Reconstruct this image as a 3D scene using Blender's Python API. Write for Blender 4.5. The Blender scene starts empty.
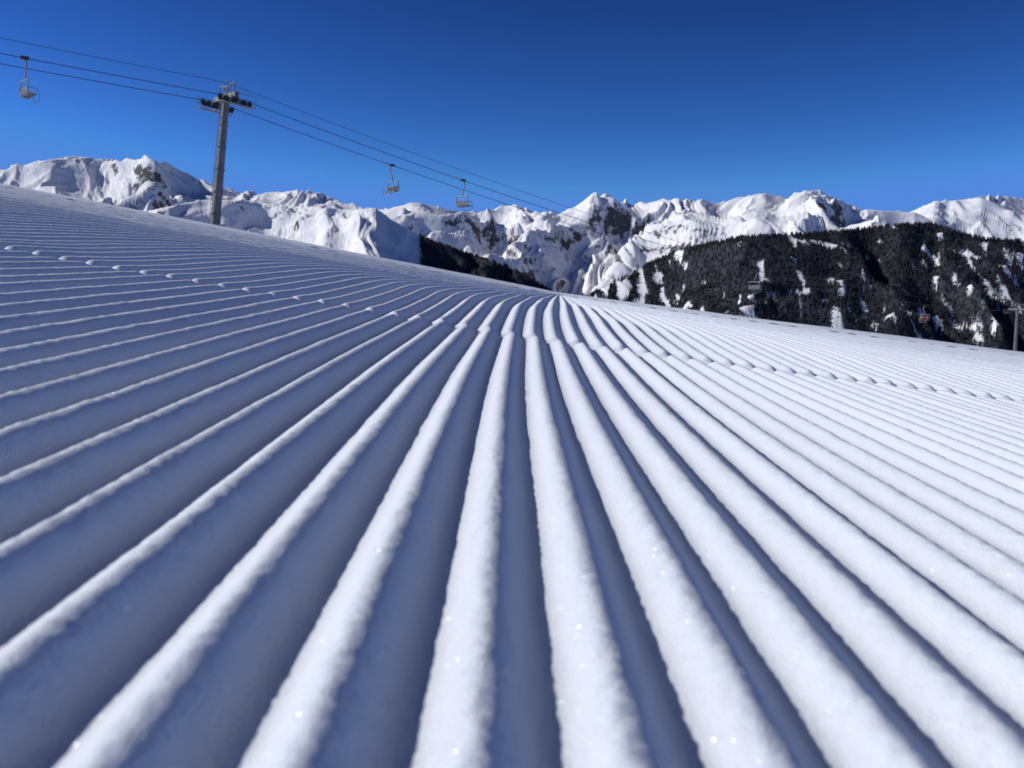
import bpy, math, random
import numpy as np
from mathutils import Vector, Matrix
random.seed(4); rng=np.random.default_rng(7)
F=943.0; PITCH=math.atan((384-290)/F)
cP,sP=math.cos(PITCH),math.sin(PITCH)
scn=bpy.context.scene

# ---------------------------------------------------------------- noise
def _h(ix,iy,seed):
    h=(ix.astype(np.int64)*374761393+iy.astype(np.int64)*668265263+seed*1442695041)&0xFFFFFFFF
    h=((h^(h>>13))*1274126177)&0xFFFFFFFF
    h=((h^(h>>16))*2246822519)&0xFFFFFFFF
    return (h^(h>>15))&0xFFFF
def perlin(x,y,seed=0):
    x0=np.floor(x);y0=np.floor(y);fx=x-x0;fy=y-y0
    ix=x0.astype(np.int64);iy=y0.astype(np.int64)
    u=fx*fx*fx*(fx*(fx*6-15)+10);v=fy*fy*fy*(fy*(fy*6-15)+10)
    def g(a,b,dx,dy):
        an=_h(a,b,seed)*(2*math.pi/65536.0)
        return np.cos(an)*dx+np.sin(an)*dy
    n00=g(ix,iy,fx,fy);n10=g(ix+1,iy,fx-1,fy);n01=g(ix,iy+1,fx,fy-1);n11=g(ix+1,iy+1,fx-1,fy-1)
    return ((n00*(1-u)+n10*u)*(1-v)+(n01*(1-u)+n11*u)*v)*1.5
def fbm(x,y,o=4,seed=0,g=.5):
    s=0;a=1
    for i in range(o):
        s=s+a*perlin(x,y,seed+i*17);x=x*2.03+3.1;y=y*2.03+1.7;a*=g
    return s
def ridged(x,y,o=6,seed=0,g=.5):
    s=0;a=1;w=1;t=0
    for i in range(o):
        n=1-np.abs(perlin(x,y,seed+i*31));n=n*n
        s=s+a*n*w;t+=a;w=np.clip(n*1.3,0,1);x,y=(x*.8-y*.6)*2.07+5.2,(x*.6+y*.8)*2.07+1.3;a*=g
    return s/t
def ss(a,b,x):
    t=np.clip((x-a)/(b-a),0,1);return t*t*(3-2*t)

# ---------------------------------------------------------------- mesh helpers
def grid_faces(nr,nc,off=0):
    i=np.arange(nr-1)[:,None]*nc+np.arange(nc-1)[None,:]
    return (np.stack([i,i+1,i+nc+1,i+nc],-1).reshape(-1,4)+off)
def make_mesh(name,V,Q,mats,attrs=None,smooth=True,k=4):
    me=bpy.data.meshes.new(name)
    V=np.ascontiguousarray(V,dtype=np.float32);Q=np.ascontiguousarray(Q,dtype=np.int32)
    me.vertices.add(len(V));me.vertices.foreach_set('co',V.ravel())
    me.loops.add(Q.size);me.loops.foreach_set('vertex_index',Q.ravel())
    me.polygons.add(len(Q));me.polygons.foreach_set('loop_start',np.arange(0,Q.size,k,dtype=np.int32))
    me.polygons.foreach_set('use_smooth',np.full(len(Q),smooth))
    me.update(calc_edges=True)
    if attrs:
        for n,a in attrs.items():
            at=me.attributes.new(n,'FLOAT','POINT');at.data.foreach_set('value',np.ascontiguousarray(a,dtype=np.float32).ravel())
    for m in mats: me.materials.append(m)
    ob=bpy.data.objects.new(name,me);scn.collection.objects.link(ob);return ob

# ---------------------------------------------------------------- materials
def newmat(n):
    m=bpy.data.materials.new(n);m.use_nodes=True;nt=m.node_tree
    return m,nt,nt.nodes['Principled BSDF']
def nd(nt,t,**kw):
    n=nt.nodes.new(t)
    for k,v in kw.items(): setattr(n,k,v)
    return n
def simple(n,col,rough=.6,metal=0,var=.15,scale=6):
    m,nt,b=newmat(n)
    tc=nd(nt,'ShaderNodeTexCoord');no=nd(nt,'ShaderNodeTexNoise');no.inputs['Scale'].default_value=scale
    nt.links.new(tc.outputs['Object'],no.inputs['Vector'])
    r=nd(nt,'ShaderNodeValToRGB')
    r.color_ramp.elements[0].position=.3;r.color_ramp.elements[1].position=.7
    r.color_ramp.elements[0].color=[c*(1-var) for c in col]+[1];r.color_ramp.elements[1].color=[min(1,c*(1+var)) for c in col]+[1]
    nt.links.new(no.outputs['Fac'],r.inputs['Fac']);nt.links.new(r.outputs['Color'],b.inputs['Base Color'])
    b.inputs['Roughness'].default_value=rough;b.inputs['Metallic'].default_value=metal
    return m
def snow_near():
    m,nt,b=newmat('groomed_snow')
    b.inputs['Base Color'].default_value=(.80,.855,.94,1)
    b.inputs['Roughness'].default_value=.6
    b.inputs['Specular IOR Level'].default_value=.15
    tc=nd(nt,'ShaderNodeTexCoord')
    n1=nd(nt,'ShaderNodeTexNoise');n1.inputs['Scale'].default_value=1100;n1.inputs['Detail'].default_value=2;n1.inputs['Roughness'].default_value=.7
    nt.links.new(tc.outputs['Object'],n1.inputs['Vector'])
    b1=nd(nt,'ShaderNodeBump');b1.inputs['Strength'].default_value=.7;b1.inputs['Distance'].default_value=.0009
    nt.links.new(n1.outputs['Fac'],b1.inputs['Height'])
    nt.links.new(b1.outputs['Normal'],b.inputs['Normal'])
    # ice-crystal facets: sparse mirror-like grains with their own random orientation
    vo=nd(nt,'ShaderNodeTexVoronoi');vo.inputs['Scale'].default_value=2000
    nt.links.new(tc.outputs['Object'],vo.inputs['Vector'])
    sc=nd(nt,'ShaderNodeSeparateColor');nt.links.new(vo.outputs['Color'],sc.inputs[0])
    gt=nd(nt,'ShaderNodeMath',operation='GREATER_THAN');gt.inputs[1].default_value=.98;nt.links.new(sc.outputs['Red'],gt.inputs[0])
    lt=nd(nt,'ShaderNodeMath',operation='LESS_THAN');lt.inputs[1].default_value=.36;nt.links.new(vo.outputs['Distance'],lt.inputs[0])
    mk=nd(nt,'ShaderNodeMath',operation='MULTIPLY');nt.links.new(gt.outputs[0],mk.inputs[0]);nt.links.new(lt.outputs[0],mk.inputs[1])
    geo=nd(nt,'ShaderNodeNewGeometry')
    s1=nd(nt,'ShaderNodeVectorMath',operation='SUBTRACT');s1.inputs[1].default_value=(1.1,.6,.5);nt.links.new(vo.outputs['Color'],s1.inputs[0])
    s2=nd(nt,'ShaderNodeVectorMath',operation='MULTIPLY_ADD');s2.inputs[1].default_value=(1.3,1.6,1.3);nt.links.new(s1.outputs[0],s2.inputs[0]);nt.links.new(geo.outputs['Normal'],s2.inputs[2])
    s3=nd(nt,'ShaderNodeVectorMath',operation='NORMALIZE');nt.links.new(s2.outputs[0],s3.inputs[0])
    gl=nd(nt,'ShaderNodeBsdfGlossy');gl.inputs['Roughness'].default_value=.36;gl.inputs['Color'].default_value=(.8,.85,.9,1)
    nt.links.new(s3.outputs[0],gl.inputs['Normal'])
    mx=nd(nt,'ShaderNodeMixShader');nt.links.new(mk.outputs[0],mx.inputs[0]);nt.links.new(b.outputs[0],mx.inputs[1]);nt.links.new(gl.outputs[0],mx.inputs[2])
    nt.links.new(mx.outputs[0],nt.nodes['Material Output'].inputs['Surface'])
    return m
def mountain_mat(name,rockcol=(.09,.08,.078),scale=.004,lo=.45,hi=.62,nscale=1.0,forest=False,bump=.03,snowcol=(.86,.87,.90)):
    # rock shows where (1-normal.z) + nscale*(noise-.5) climbs past lo..hi
    m,nt,b=newmat(name)
    geo=nd(nt,'ShaderNodeNewGeometry');sep=nd(nt,'ShaderNodeSeparateXYZ');nt.links.new(geo.outputs['Normal'],sep.inputs[0])
    tc=nd(nt,'ShaderNodeTexCoord')
    n=nd(nt,'ShaderNodeTexNoise');n.inputs['Scale'].default_value=scale;n.inputs['Detail'].default_value=8;n.inputs['Roughness'].default_value=.78
    nt.links.new(tc.outputs['Object'],n.inputs['Vector'])
    inv=nd(nt,'ShaderNodeMath',operation='SUBTRACT');inv.inputs[0].default_value=1-.5*nscale;nt.links.new(sep.outputs['Z'],inv.inputs[1])
    ma=nd(nt,'ShaderNodeMath',operation='MULTIPLY_ADD');nt.links.new(n.outputs['Fac'],ma.inputs[0]);ma.inputs[1].default_value=nscale
    nt.links.new(inv.outputs[0],ma.inputs[2])
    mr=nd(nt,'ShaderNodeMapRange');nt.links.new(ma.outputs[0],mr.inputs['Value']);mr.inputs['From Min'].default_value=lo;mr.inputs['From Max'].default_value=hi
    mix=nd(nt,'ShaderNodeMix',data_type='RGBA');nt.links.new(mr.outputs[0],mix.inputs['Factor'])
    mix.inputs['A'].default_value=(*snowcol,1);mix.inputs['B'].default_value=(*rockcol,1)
    out=mix.outputs['Result']
    if forest:
        at=nd(nt,'ShaderNodeAttribute',attribute_name='forest')
        m2=nd(nt,'ShaderNodeMix',data_type='RGBA');nt.links.new(at.outputs['Fac'],m2.inputs['Factor']);nt.links.new(out,m2.inputs['A'])
        m2.inputs['B'].default_value=(.045,.048,.06,1);out=m2.outputs['Result']
    nt.links.new(out,b.inputs['Base Color']);b.inputs['Roughness'].default_value=.8;b.inputs['Specular IOR Level'].default_value=.1
    n3=nd(nt,'ShaderNodeTexNoise');n3.inputs['Scale'].default_value=scale*2;n3.inputs['Detail'].default_value=5
    nt.links.new(tc.outputs['Object'],n3.inputs['Vector'])
    bp=nd(nt,'ShaderNodeBump');bp.inputs['Strength'].default_value=.6;bp.inputs['Distance'].default_value=bump/scale
    nt.links.new(n3.outputs['Fac'],bp.inputs['Height']);nt.links.new(bp.outputs['Normal'],b.inputs['Normal'])
    return m

# ---------------------------------------------------------------- groomed slope
S=.0328;U0=-.0068
yy=np.linspace(-5,110,115001)
kn=[(-5,.108),(0,.108),(1.25,.070),(1.42,.067),(2.0,.039),(2.6,.030),(5,.036),(14,.07),(40,.15),(110,.26)]
hk=np.interp(yy,[a for a,_ in kn],[b for _,b in kn])
ker=np.exp(-.5*(np.arange(-300,301)/110.)**2);ker/=ker.sum()
hk=np.convolve(np.pad(hk,300,mode='edge'),ker,'valid')
def hz(y): return np.interp(y,yy,hk)
def xc(y):
    a,b,k=.6,2.2,.05
    t=np.clip(y-a,0,None)
    return np.where(y<b,k*t*t/(2*(b-a)),k*(b-a)/2+k*(y-b))
def macro(u,y):
    ue=200*np.tanh(u/200)
    z=-hz(y)-((.145+.018*ss(.2,1.3,y))*ue-.033*(np.sqrt(ue*ue+.25)-.5))
    t=np.clip(y-95,0,None)
    z=z-(.01*t+.00025*t*t)
    far=ss(3,20,y)
    z=z+far*.015*fbm(u*.15,y*.12,3,5)+ss(25,80,y)*.10*fbm(u*.04,y*.04,3,9)
    z=z+.002*ss(.5,1.5,y)*fbm(u*1.3,y*1.8,2,3)
    return z
def detail(u,y,A=.0086,fine=True):
    sl=1.36+.17*u
    ph=(u-U0)/S+.05*perlin(u*2+3,y*1.3,11)+.16*ss(-.012,.012,y-sl)
    ph=ph+.012*perlin(u*30,y*22,12)
    idx=np.round(ph)
    c=.5+.5*np.cos(2*math.pi*ph)
    prof=np.power(c,1.18)
    rnd=_h(idx.astype(np.int64),np.zeros_like(idx).astype(np.int64),5)/65536.
    am=(1+.16*(rnd-.5)+.12*perlin(u*3,y*1.5,21))*(1-.5*ss(.7,2.5,u)*ss(1.4,2.6,y))
    sd=y-sl-.008*perlin(u*3,y*0,44)-.006*perlin(u*28,y*0,45)
    rt=ss(-.35,.3,u)
    z=A*am*prof*(1-(.3+.2*rt)*np.exp(-((sd+.012)/.012)**2))-.0018*np.exp(-((sd+.012)/.016)**2)
    z=z+(.0004+.0020*rt)*ss(-.003,.004,sd)*np.exp(-np.clip(sd,0,9)/.35)
    if fine:
        rough=.3+1.0*prof
        z=z+rough*(.00034*fbm(u*210,y*160,3,31,.65)+.0002*fbm(u*45,y*30,2,32))
        z=z+.0015*np.clip(perlin(u*80,y*60,35)-.5,0,1)*prof
    # ungroomed-looking crumbs on the right beyond the seam
    z=z+.0035*ss(.6,1.6,u)*ss(1.7,2.4,y)*np.clip(perlin(u*22,y*16,61)-.25,0,1)
    return z
Vs=[];Qs=[];off=0
def patch(us,ys,fn):
    global off
    Y,U=np.meshgrid(ys,us,indexing='ij')
    Z=fn(U,Y);X=U+xc(Y)
    Vs.append(np.stack([X,Y,Z],-1).reshape(-1,3));Qs.append(grid_faces(len(ys),len(us),off));off+=X.size
fn=lambda u,y:macro(u,y)+detail(u,y)
patch(np.arange(-.7,.7001,S/22),np.geomspace(.05,.8,560),fn)
ul=np.arange(.7,2.61,S/12)
patch(-ul[::-1],np.linspace(-.8,.8,130),fn);patch(ul,np.linspace(-.8,.8,130),fn)
patch(np.arange(-.7,.7001,S/12),np.linspace(-.8,.05,70),fn)
patch(np.arange(-2.6,2.601,S/14),np.concatenate([np.linspace(.8,2.4,430),np.geomspace(2.405,3,60)]),fn)
patch(np.arange(-10,10.01,S/8),np.geomspace(3,14,120),lambda u,y:macro(u,y)+detail(u,y,.0086,False)+.0016*fbm(u*12,y*9,3,77))
us=np.sinh(np.linspace(-4.6,4.6,1500));us=us/us.max()*90
def fard(u,y):
    return macro(u,y)+.013*(.5+.5*np.cos(2*math.pi*u/(S*9)))+.012*fbm(u*2.2,y*.5,3,88)
patch(us,np.geomspace(14,110,220),fard)
slope_mat=snow_near()
snow=make_mesh('groomed_ski_slope',np.concatenate(Vs),np.concatenate(Qs),[slope_mat])
def ground(x,y):
    u=x-xc(np.clip(y,-5,1e9))
    z=macro(u,np.clip(y,-400,1e9))
    return np.maximum(z,-700+30*fbm(x*.0006,y*.0006,3,2))
xs=np.sinh(np.linspace(-7.2,7.2,300));xs=xs/xs.max()*16000
ysc=np.concatenate([-np.geomspace(400,.5,40),np.geomspace(.5,22000,260)])
Yg,Xg=np.meshgrid(ysc,xs,indexing='ij')
make_mesh('snowy_hillside',np.stack([Xg,Yg,ground(Xg,Yg)-.08],-1).reshape(-1,3),grid_faces(len(ysc),len(xs)),
   [mountain_mat('hillside_snow',lo=.8,hi=.9,nscale=.1)])

# ---------------------------------------------------------------- mountains
def te(px,py):
    v=(384-py)/F;d=cP+v*sP
    return ((px-512)/F)/d,(-sP+v*cP)/d
def mrange(name,prof,y0,dfront,dback,zval,amp,wl,seed,mat,ncol,nrow,wc=.35,p=1.15,forestfn=None,smooth=40,aniso=.8,gain=.48,ycv=.07,fine=0):
    T=np.array([te(*q) for q in prof]);t=np.linspace(T[0,0],T[-1,0],ncol)
    e=np.interp(t,T[:,0],T[:,1])
    k5=np.hanning(25);k5/=k5.sum()
    es=np.convolve(np.pad(e,12,mode='edge'),k5,'valid')
    yc=y0*(1+ycv*fbm(t*5,t*0,3,seed+1))
    q=np.linspace(-1,1,nrow);q=np.sign(q)*np.abs(q)**1.15
    Q,Tm=np.meshgrid(q,t,indexing='ij')
    Y=yc[None,:]+np.where(Q<0,Q*dfront,Q*dback);X=Tm*Y
    f=np.where(Q<0,np.clip(1+Q,0,1)**p,np.clip(1-Q,0,1)**1.3)
    # sharper skyline shape only close to the crest, smooth shape lower down
    near=np.exp(-(Q/.16)**2)
    E=es[None,:]*(1-near)+e[None,:]*near
    Z=zval+(E*yc[None,:]-zval)*f
    wx=X+wl*.4*fbm(X/wl,Y/wl,3,seed+50);wy=Y+wl*.4*fbm(X/wl+9,Y/wl,3,seed+51)
    R=ridged(wx/wl,wy/wl*aniso,7,seed+9,gain)
    w=wc+(1-wc)*np.sin(np.clip(np.abs(Q),0,1)*math.pi)
    Z=Z+amp*(R-.55)*w
    if fine: Z=Z+fine*(ridged(wx/wl*4.3+7,wy/wl*2.6,5,seed+70,.5)-.5)*(.4+.6*w)
    for _ in range(3):
        m=(Z/Y).max(0);d=e-m
        k=np.hanning(smooth+2)[1:-1];k/=k.sum()
        d=np.convolve(np.pad(d,(smooth//2,smooth-1-smooth//2),mode='edge'),k,'valid')
        Z=Z+(d[None,:]*Y)*f**.7
    at={}
    if forestfn is not None: at['forest']=forestfn(X,Y,Z,Q,Tm)
    ob=make_mesh(name,np.stack([X,Y,Z],-1).reshape(-1,3),grid_faces(nrow,ncol),[mat],at)
    return X,Y,Z,Q,at.get('forest')
rockm=mountain_mat('alpine_snow_rock',(.10,.095,.10),lo=.555,hi=.64,scale=.014,nscale=1.15,bump=.04)
far=[(-260,200),(-150,185),(-60,178),(0,168),(20,165),(45,160),(75,156),(100,159),(125,160),(148,157),(165,163),(185,172),(200,180),(215,185),(235,191),(260,193),(280,192),(300,190),(320,193),(345,203),(365,208),(390,209),(412,202),(430,205),(455,211),(480,212),(500,207),(515,204),(530,211),(560,213),(575,207),(590,195),(605,193),(618,201),(640,204),(665,199),(700,200),(720,203),(740,197),(765,193),(785,198),(805,190),(820,191),(840,200),(860,209),(890,211),(915,212),(935,222),(960,240),(1050,262),(1250,270)]
mrange('snowy_mountain_range',far,9000,4800,3000,-700,730,1500,3,rockm,1500,400,smooth=36,fine=130)
farr=[(840,245),(880,228),(912,211),(935,201),(960,200),(985,196),(1005,196),(1024,199),(1080,190),(1150,205),(1260,200)]
hazer=mountain_mat('hazed_snow_rock',(.28,.29,.33),lo=.50,hi=.6,scale=.007,nscale=.9,bump=.03,snowcol=(.78,.80,.86))  # aerial haze painted in: rock lightened, snow tinted bluish
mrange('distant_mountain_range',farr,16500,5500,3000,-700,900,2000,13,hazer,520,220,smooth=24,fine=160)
def f3(X,Y,Z,Q,T):
    n=fbm(X/330,Y/330,4,71)
    lvl=np.interp(T,[te(370,0)[0],te(420,0)[0],te(545,0)[0]],[20,250,380])
    return ss(0,.12,n*.5+(lvl-Z)/300.)*ss(te(375,0)[0],te(405,0)[0],T)
mid=[(-60,250),(100,222),(170,206),(200,200),(240,200),(280,205),(320,207),(350,210),(376,208),(392,220),(420,236),(450,247),(490,260),(520,272),(550,290),(600,320),(660,360)]
M3=mrange('snowy_foothill',mid,4600,2300,1200,-650,330,800,23,mountain_mat('foothill_snow',lo=.54,hi=.63,scale=.014,nscale=1.0,forest=True,bump=.035),900,260,forestfn=f3,smooth=24,fine=50)
def f4(X,Y,Z,Q,T):
    n=fbm(X/260,Y/420,4,81);n2=fbm(X/38,Y/100,3,83)
    strip=ss(.05,.02,np.abs(fbm(X/190,Y/600,3,91)))
    lf=np.interp(T,[te(600,0)[0],te(700,0)[0],te(770,0)[0]],[.28,.12,0.])
    return ss(-.04,.04,.45-strip*.22-(n2*2.0+n*.8)*.42-lf*.9)
hill=[(540,330),(570,308),(590,295),(620,280),(650,263),(680,250),(710,244),(740,237),(790,235),(850,231),(900,225),(930,224),(960,233),(985,239),(1024,241),(1100,236),(1260,250)]
M4=mrange('forested_mountain',hill,3300,1500,900,-600,200,700,33,mountain_mat('forest_mountain_snow',lo=.6,hi=.7,scale=.01,nscale=.4,forest=True,bump=.02),900,260,forestfn=f4,smooth=24)

# ---------------------------------------------------------------- conifer forest (one mesh)
def forest(M,n,keep_q,name,hmin,hmax,mat):
    X,Y,Z,Q,Fm=M;nr,nc=X.shape
    i=rng.integers(0,nr-1,n*4);j=rng.integers(0,nc-1,n*4)
    ok=(Fm[i,j]>rng.random(n*4)*.9+.05)&(Q[i,j]<.04)&(Q[i,j]>keep_q)
    i=i[ok][:n];j=j[ok][:n];a=rng.random(len(i));b=rng.random(len(i))
    def bl(A): return (A[i,j]*(1-a)+A[i+1,j]*a)*(1-b)+(A[i,j+1]*(1-a)+A[i+1,j+1]*a)*b
    P=np.stack([bl(X),bl(Y),bl(Z)],-1);N=len(P)
    H=hmin+(hmax-hmin)*rng.random(N)**1.5
    k=4;T=[]
    base=np.arange(N)*(2*(k+1))
    verts=np.zeros((N,2*(k+1),3))
    for tier,(zb,zt,rr) in enumerate([(0,.7,.24),(.4,1.05,.16)]):
        o=tier*(k+1)
        verts[:,o]=P+np.stack([rng.normal(0,.3,N),rng.normal(0,.3,N),H*zt],-1)
        ph=rng.random(N)*6.28
        for q in range(k):
            r=H*rr*rng.uniform(.7,1.25,N)
            verts[:,o+1+q]=P+np.stack([np.cos(ph+q*6.283/k)*r,np.sin(ph+q*6.283/k)*r,H*(zb+rng.uniform(-.06,.03,N))],-1)
            T.append(np.stack([base+o,base+o+1+q,base+o+1+(q+1)%k],-1))
    return make_mesh(name,verts.reshape(-1,3),np.concatenate(T),[mat],smooth=False,k=3)
treem=simple('conifer_needles',(.018,.022,.027),.9,0,.5,.02)
forest(M4,65000,-.75,'conifer_forest',6,14,treem)
forest(M3,20000,-.75,'conifer_forest',8,16,treem)

# ---------------------------------------------------------------- chairlift
class B:
    def __init__(s): s.v=[];s.f=[];s.m=[]
    def add(s,vs,fs,mi):
        o=len(s.v);s.v+= [tuple(v) for v in vs];s.f+=[tuple(o+i for i in f) for f in fs];s.m+=[mi]*len(fs)
    def tube(s,a,b,r,r2=None,mi=0,n=10):
        a=Vector(a);b=Vector(b);r2=r if r2 is None else r2
        d=(b-a).normalized();x=d.orthogonal().normalized();y=d.cross(x)
        vs=[a+(x*math.cos(t)+y*math.sin(t))*r for t in [i*2*math.pi/n for i in range(n)]]+[b+(x*math.cos(t)+y*math.sin(t))*r2 for t in [i*2*math.pi/n for i in range(n)]]
        fs=[(i,(i+1)%n,n+(i+1)%n,n+i) for i in range(n)]+[tuple(range(n))[::-1],tuple(range(n,2*n))]
        s.add(vs,fs,mi)
    def path(s,pts,r,mi=0,n=8):
        for a,b in zip(pts,pts[1:]): s.tube(a,b,r,None,mi,n)
    def box(s,c,ax,ay,az,hx,hy,hz,mi=0):
        c=Vector(c);vs=[c+ax*(i*hx)+ay*(j*hy)+az*(k*hz) for k in(-1,1) for j in(-1,1) for i in(-1,1)]
        s.add(vs,[(0,2,3,1),(4,5,7,6),(0,1,5,4),(2,6,7,3),(0,4,6,2),(1,3,7,5)],mi)
    def obj(s,name,mats,parent=None,smooth=False):
        me=bpy.data.meshes.new(name);me.from_pydata(s.v,[],s.f);me.update()
        for m in mats: me.materials.append(m)
        me.polygons.foreach_set('material_index',s.m)
        ob=bpy.data.objects.new(name,me);scn.collection.objects.link(ob)
        if parent: ob.parent=parent
        return ob
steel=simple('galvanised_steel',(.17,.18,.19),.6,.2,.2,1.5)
chairsteel=simple('chair_steel',(.22,.23,.25),.5,.2)
dark=simple('dark_steel',(.04,.042,.05),.6,.2)
rubber=simple('black_rubber',(.02,.02,.022),.8)
pad=simple('grey_seat_vinyl',(.10,.11,.14),.6)
conc=simple('concrete',(.35,.34,.33))
P1=Vector((-26.6,90,0));P2=Vector((124,232,0))
L=(P2-P1);L.z=0;LEN=L.length;dirh=L.normalized();perp=Vector((dirh.y,-dirh.x,0))
ZT1=17.6;ZT2=-5.0;SAG=5.2;HALF=1.75
def ropez(k):
    if k>=0: 
        if k<=1: return ZT1+(ZT2-ZT1)*k-SAG*4*k*(1-k)
        return ZT2-(k-1)*40
    return ZT1-k*LEN*.062-4*1.0*(-k/.55)*(1+k/.55)
def ropept(k,side,dz=0):
    p=P1+L*k+perp*(side*HALF);p.z=ropez(k)+dz;return p
def groundz(p): return float(ground(np.array([p.x]),np.array([p.y]))[0])-.08
def pylon(name,P,ztop,slope,lean):
    e=bpy.data.objects.new(name,None);scn.collection.objects.link(e)
    up=Vector((0,0,1));gz=groundz(P)
    base=P-dirh*lean*(ztop-gz);base.z=groundz(base)-.4
    top=P.copy();top.z=ztop+.35
    ax=(top-base).normalized()
    b=B();b.tube(base,top,.46,.31,0,20);b.tube(base-Vector((0,0,.3)),base+ax*.55,.9,.9,1,20)
    for t in np.linspace(.12,.95,6): # flanges
        c=base.lerp(top,t);b.tube(c-ax*.06,c+ax*.06,.53-.13*t,None,0,20)
    b.tube(top,top+ax*1.5,.08,.06,0);b.tube(top+ax*.9-perp*.7,top+ax*.9+perp*.7,.06,None,0)
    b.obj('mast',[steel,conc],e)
    b=B();lx=perp*.16;lo=-dirh*.56
    for sgn in(-1,1): b.tube(base+lo+lx*sgn,top+lo*.85+lx*sgn,.03,None,0,6)
    n=int((top-base).length/.35)
    for i in range(n):
        c=base.lerp(top,i/n)+lo*(1-.15*i/n);b.tube(c-lx,c+lx,.015,None,0,5)
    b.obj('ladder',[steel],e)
    rd=(dirh+up*slope).normalized();rn=perp.cross(rd).normalized()
    if rn.z<0: rn=-rn
    b=B();c=top.copy()
    b.box(c-ax*.1,perp,rd,rn,2.1,.2,.22,0)
    for sg in(-1,1):
        g=c+perp*sg*HALF*.85
        b.path([g,g+rn*1.05],.07);b.path([g+rn*1.05,g+rn*1.05-perp*sg*.8],.06);b.path([g+rn*1.05-perp*sg*.8,c+perp*sg*.25],.05)
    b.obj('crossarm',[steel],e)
    for sg,nm in((-1,'sheave_train_a'),(1,'sheave_train_b')):
        b=B();o=Vector((P.x,P.y,ztop))+perp*sg*HALF
        b.box(o-rn*.05-rn*.45,perp,rd,rn,.07,1.6,.11,1)
        for i in range(6):
            w=o+rd*(-1.45+i*.58)-rn*.27
            b.tube(w-perp*.07,w+perp*.07,.25,None,2,18);b.tube(w-perp*.1,w+perp*.1,.09,None,0,8)
        for i in range(3):
            w=o+rd*(-1.16+i*1.16)-rn*.3;b.box(w,perp,rd,rn,.12,.33,.06,1)
        b.box(o-rn*.1,perp,rd,rn,.10,.25,.4,1)
        pc=o+perp*sg*.55-rn*.75
        b.box(pc,perp,rd,rn,.3,1.6,.03,0)
        for i in range(5):
            q=pc+rd*(-1.6+i*.8)+perp*sg*.3;b.tube(q,q+rn*1.0,.025,None,0,6)
        for hh in(.55,1.0): b.tube(pc-rd*1.6+perp*sg*.3+rn*hh,pc+rd*1.6+perp*sg*.3+rn*hh,.025,None,0,6)
        b.box(o-rn*.6+perp*sg*.25,perp,rd,rn,.5,.06,.06,0)
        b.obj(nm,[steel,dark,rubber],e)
    return top+ax*1.45
t1=pylon('chairlift_pylon',P1,ZT1,-.12,.13)
t2=pylon('chairlift_pylon',P2,ZT2,-.03,.02)
def rope(name,pts,r):
    b=B()
    for a,c in zip(pts,pts[1:]): b.tube(a,c,r,None,0,6)
    return b.obj(name,[dark])
ks=list(np.linspace(-.55,1.25,150))
rope('haul_rope',[ropept(k,1) for k in ks],.032)
rope('haul_rope',[ropept(k,-1) for k in ks],.032)
cc=[]
for k in ks:
    p=P1+L*k;a=t1.z-(ZT1);p.z=ropez(k)+a*.9;cc.append(p)
rope('signal_cable',cc,.022)
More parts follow.
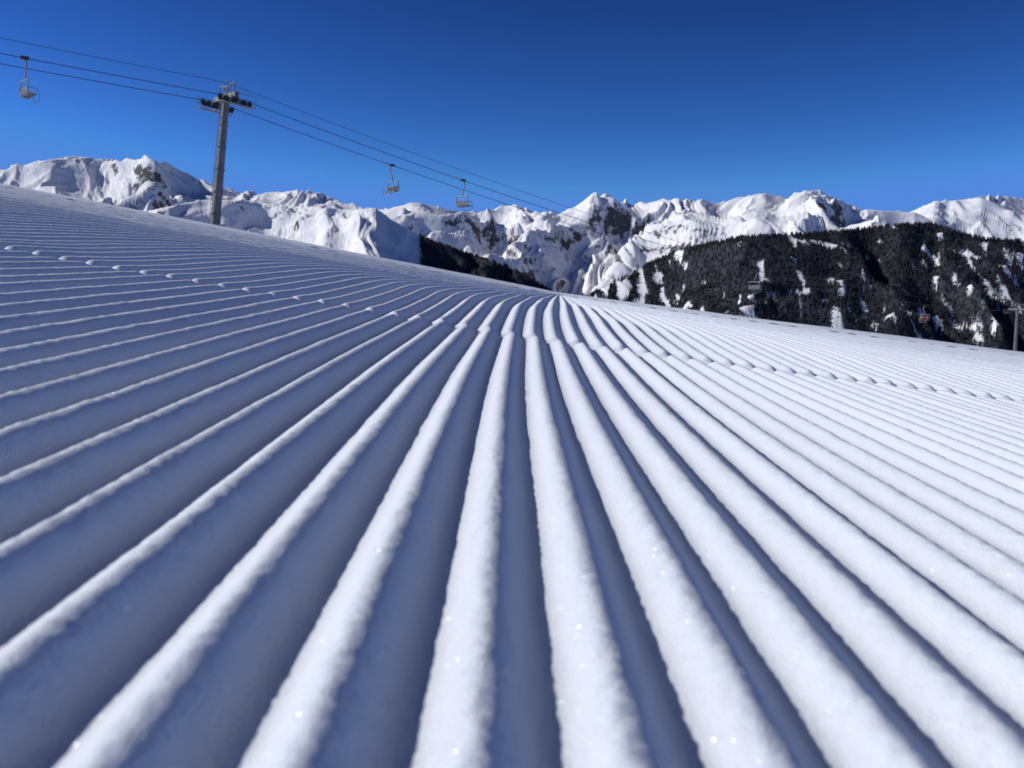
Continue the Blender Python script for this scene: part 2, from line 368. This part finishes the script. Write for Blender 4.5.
def chair(k,side,seats=4,riders=0,name='lift_chair'):
    e=bpy.data.objects.new(name,None);scn.collection.objects.link(e)
    o=ropept(k,side);d=dirh*(1 if side>0 else -1);w=Vector((d.y,-d.x,0));up=Vector((0,0,1))
    def P(a,b_,c): return o+w*a+d*b_+up*c
    b=B()
    b.box(P(0,0,.02),w,d,up,.12,.32,.12,1)
    b.path([P(0,0,0),P(.30,0,-.25),P(.34,0,-.6),P(.1,0,-1.05),P(0,0,-1.2)],.07,0)
    b.path([P(0,0,-1.2),P(0,-.05,-1.7)],.07,0)
    W=.95
    b.path([P(-W,-.1,-1.75),P(W,-.1,-1.75)],.06,0)
    for s in(-1,1):
        b.path([P(s*W,-.1,-1.75),P(s*W,-.18,-2.3),P(s*W,-.12,-2.85),P(s*W,.42,-2.9)],.055,0)
        b.path([P(s*W,-.12,-2.35),P(s*W,.5,-2.42),P(s*.75,.75,-2.9),P(s*.65,.72,-3.3)],.03,0)
    b.path([P(-W,.5,-2.42),P(W,.5,-2.42)],.03,0);b.path([P(-.7,.74,-3.3),P(.7,.74,-3.3)],.03,0)
    b.path([P(-W,-.12,-2.85),P(W,-.12,-2.85)],.04,0);b.path([P(-W,.42,-2.9),P(W,.42,-2.9)],.04,0)
    for i in range(seats):
        x=-W+(i+.5)*2*W/seats;hw=W/seats-.025
        b.box(P(x,.15,-2.83),w,d,up,hw,.27,.04,2)
        b.box(P(x,-.15,-2.52),w,(d*.12+up).normalized(),(d-up*.12).normalized(),hw,.26,.035,2)
    b.obj('chair_frame',[chairsteel,dark,pad],e)
    for i in range(riders):
        x=-.55+i*.55
        pts=[P(x,.02,-2.68),P(x,-.02,-2.42),P(x,0,-2.18),P(x,.01,-2.08),P(x,.03,-1.92),
             P(x-.1,.1,-2.68),P(x-.11,.48,-2.66),P(x-.11,.5,-3.1),P(x-.11,.66,-3.14),
             P(x+.1,.1,-2.68),P(x+.11,.48,-2.66),P(x+.11,.5,-3.1),P(x+.11,.66,-3.14),
             P(x-.2,0,-2.2),P(x-.24,.12,-2.45),P(x-.18,.4,-2.42),P(x+.2,0,-2.2),P(x+.24,.12,-2.45),P(x+.18,.4,-2.42)]
        ed=[(0,1),(1,2),(2,3),(3,4),(0,5),(5,6),(6,7),(7,8),(0,9),(9,10),(10,11),(11,12),(2,13),(13,14),(14,15),(2,16),(16,17),(17,18)]
        rad=[.15,.15,.15,.07,.12,.1,.08,.07,.06,.1,.08,.07,.06,.08,.06,.05,.08,.06,.05]
        me=bpy.data.meshes.new('skier');me.from_pydata([tuple(p) for p in pts],ed,[])
        ob=bpy.data.objects.new('seated_skier',me);scn.collection.objects.link(ob)
        sk=ob.modifiers.new('s','SKIN')
        for v,r in zip(me.skin_vertices[0].data,rad): v.radius=(r,r)
        me.skin_vertices[0].data[0].use_root=True
        sb=ob.modifiers.new('b','SUBSURF');sb.levels=1;sb.render_levels=1
        me.materials.append(simple('ski_jacket',[(.40,.03,.03),(.03,.04,.08),(.35,.14,.03)][i%3],.8))
        ob.parent=e
    return e
def k_at(px,side):
    best=None
    for k in np.linspace(-.25,1.1,4000):
        p=ropept(k,side)
        if p.y<5: continue
        q=512+F*p.x/(p.y*cP-p.z*sP)
        if best is None or abs(q-px)<best[0]: best=(abs(q-px),k)
    return best[1]
for px,side,rd in [(25,1,0),(392,-1,0),(463,1,0),(755,1,0),(925,-1,3),(977,1,0)]:
    chair(k_at(px,side),side,4,rd)

# ---------------------------------------------------------------- light, sky, camera
sd=Vector((-1,.06,0)).normalized();EL=math.radians(34)
az=math.atan2(sd.x,sd.y)
tosun=Vector((sd.x*math.cos(EL),sd.y*math.cos(EL),math.sin(EL)))
sl=bpy.data.lights.new('sun','SUN');sl.energy=3.6;sl.angle=math.radians(.5);sl.color=(1,.965,.91)
so=bpy.data.objects.new('sun',sl);scn.collection.objects.link(so);so.rotation_euler=tosun.to_track_quat('Z','Y').to_euler()
w=bpy.data.worlds.new('World');scn.world=w;w.use_nodes=True;nt=w.node_tree
bg=nt.nodes['Background'];sky=nd(nt,'ShaderNodeTexSky',sky_type='NISHITA');sky.sun_disc=False
sky.sun_elevation=EL;sky.sun_rotation=az;sky.altitude=2500;sky.air_density=1.0;sky.dust_density=.1;sky.ozone_density=4
mn=nd(nt,'ShaderNodeVectorMath',operation='MINIMUM');mn.inputs[1].default_value=(2.5,3.9,6.3)
nt.links.new(sky.outputs[0],mn.inputs[0])
gm=nd(nt,'ShaderNodeGamma');gm.inputs['Gamma'].default_value=2.3;nt.links.new(mn.outputs[0],gm.inputs['Color'])
tn=nd(nt,'ShaderNodeVectorMath',operation='MULTIPLY');tn.inputs[1].default_value=(.13,.137,.130)
nt.links.new(gm.outputs[0],tn.inputs[0])
nt.links.new(tn.outputs[0],bg.inputs['Color']);bg.inputs['Strength'].default_value=.08
cam=bpy.data.cameras.new('camera');co=bpy.data.objects.new('camera',cam);scn.collection.objects.link(co)
cam.sensor_width=36;cam.lens=F/1024*36;cam.clip_start=.01;cam.clip_end=60000
co.location=(0,0,0);co.rotation_euler=(math.pi/2-PITCH,0,0)
cam.dof.use_dof=True;cam.dof.focus_distance=1.5;cam.dof.aperture_fstop=20
scn.camera=co
scn.view_settings.view_transform='Standard';scn.view_settings.look='None';scn.view_settings.exposure=0
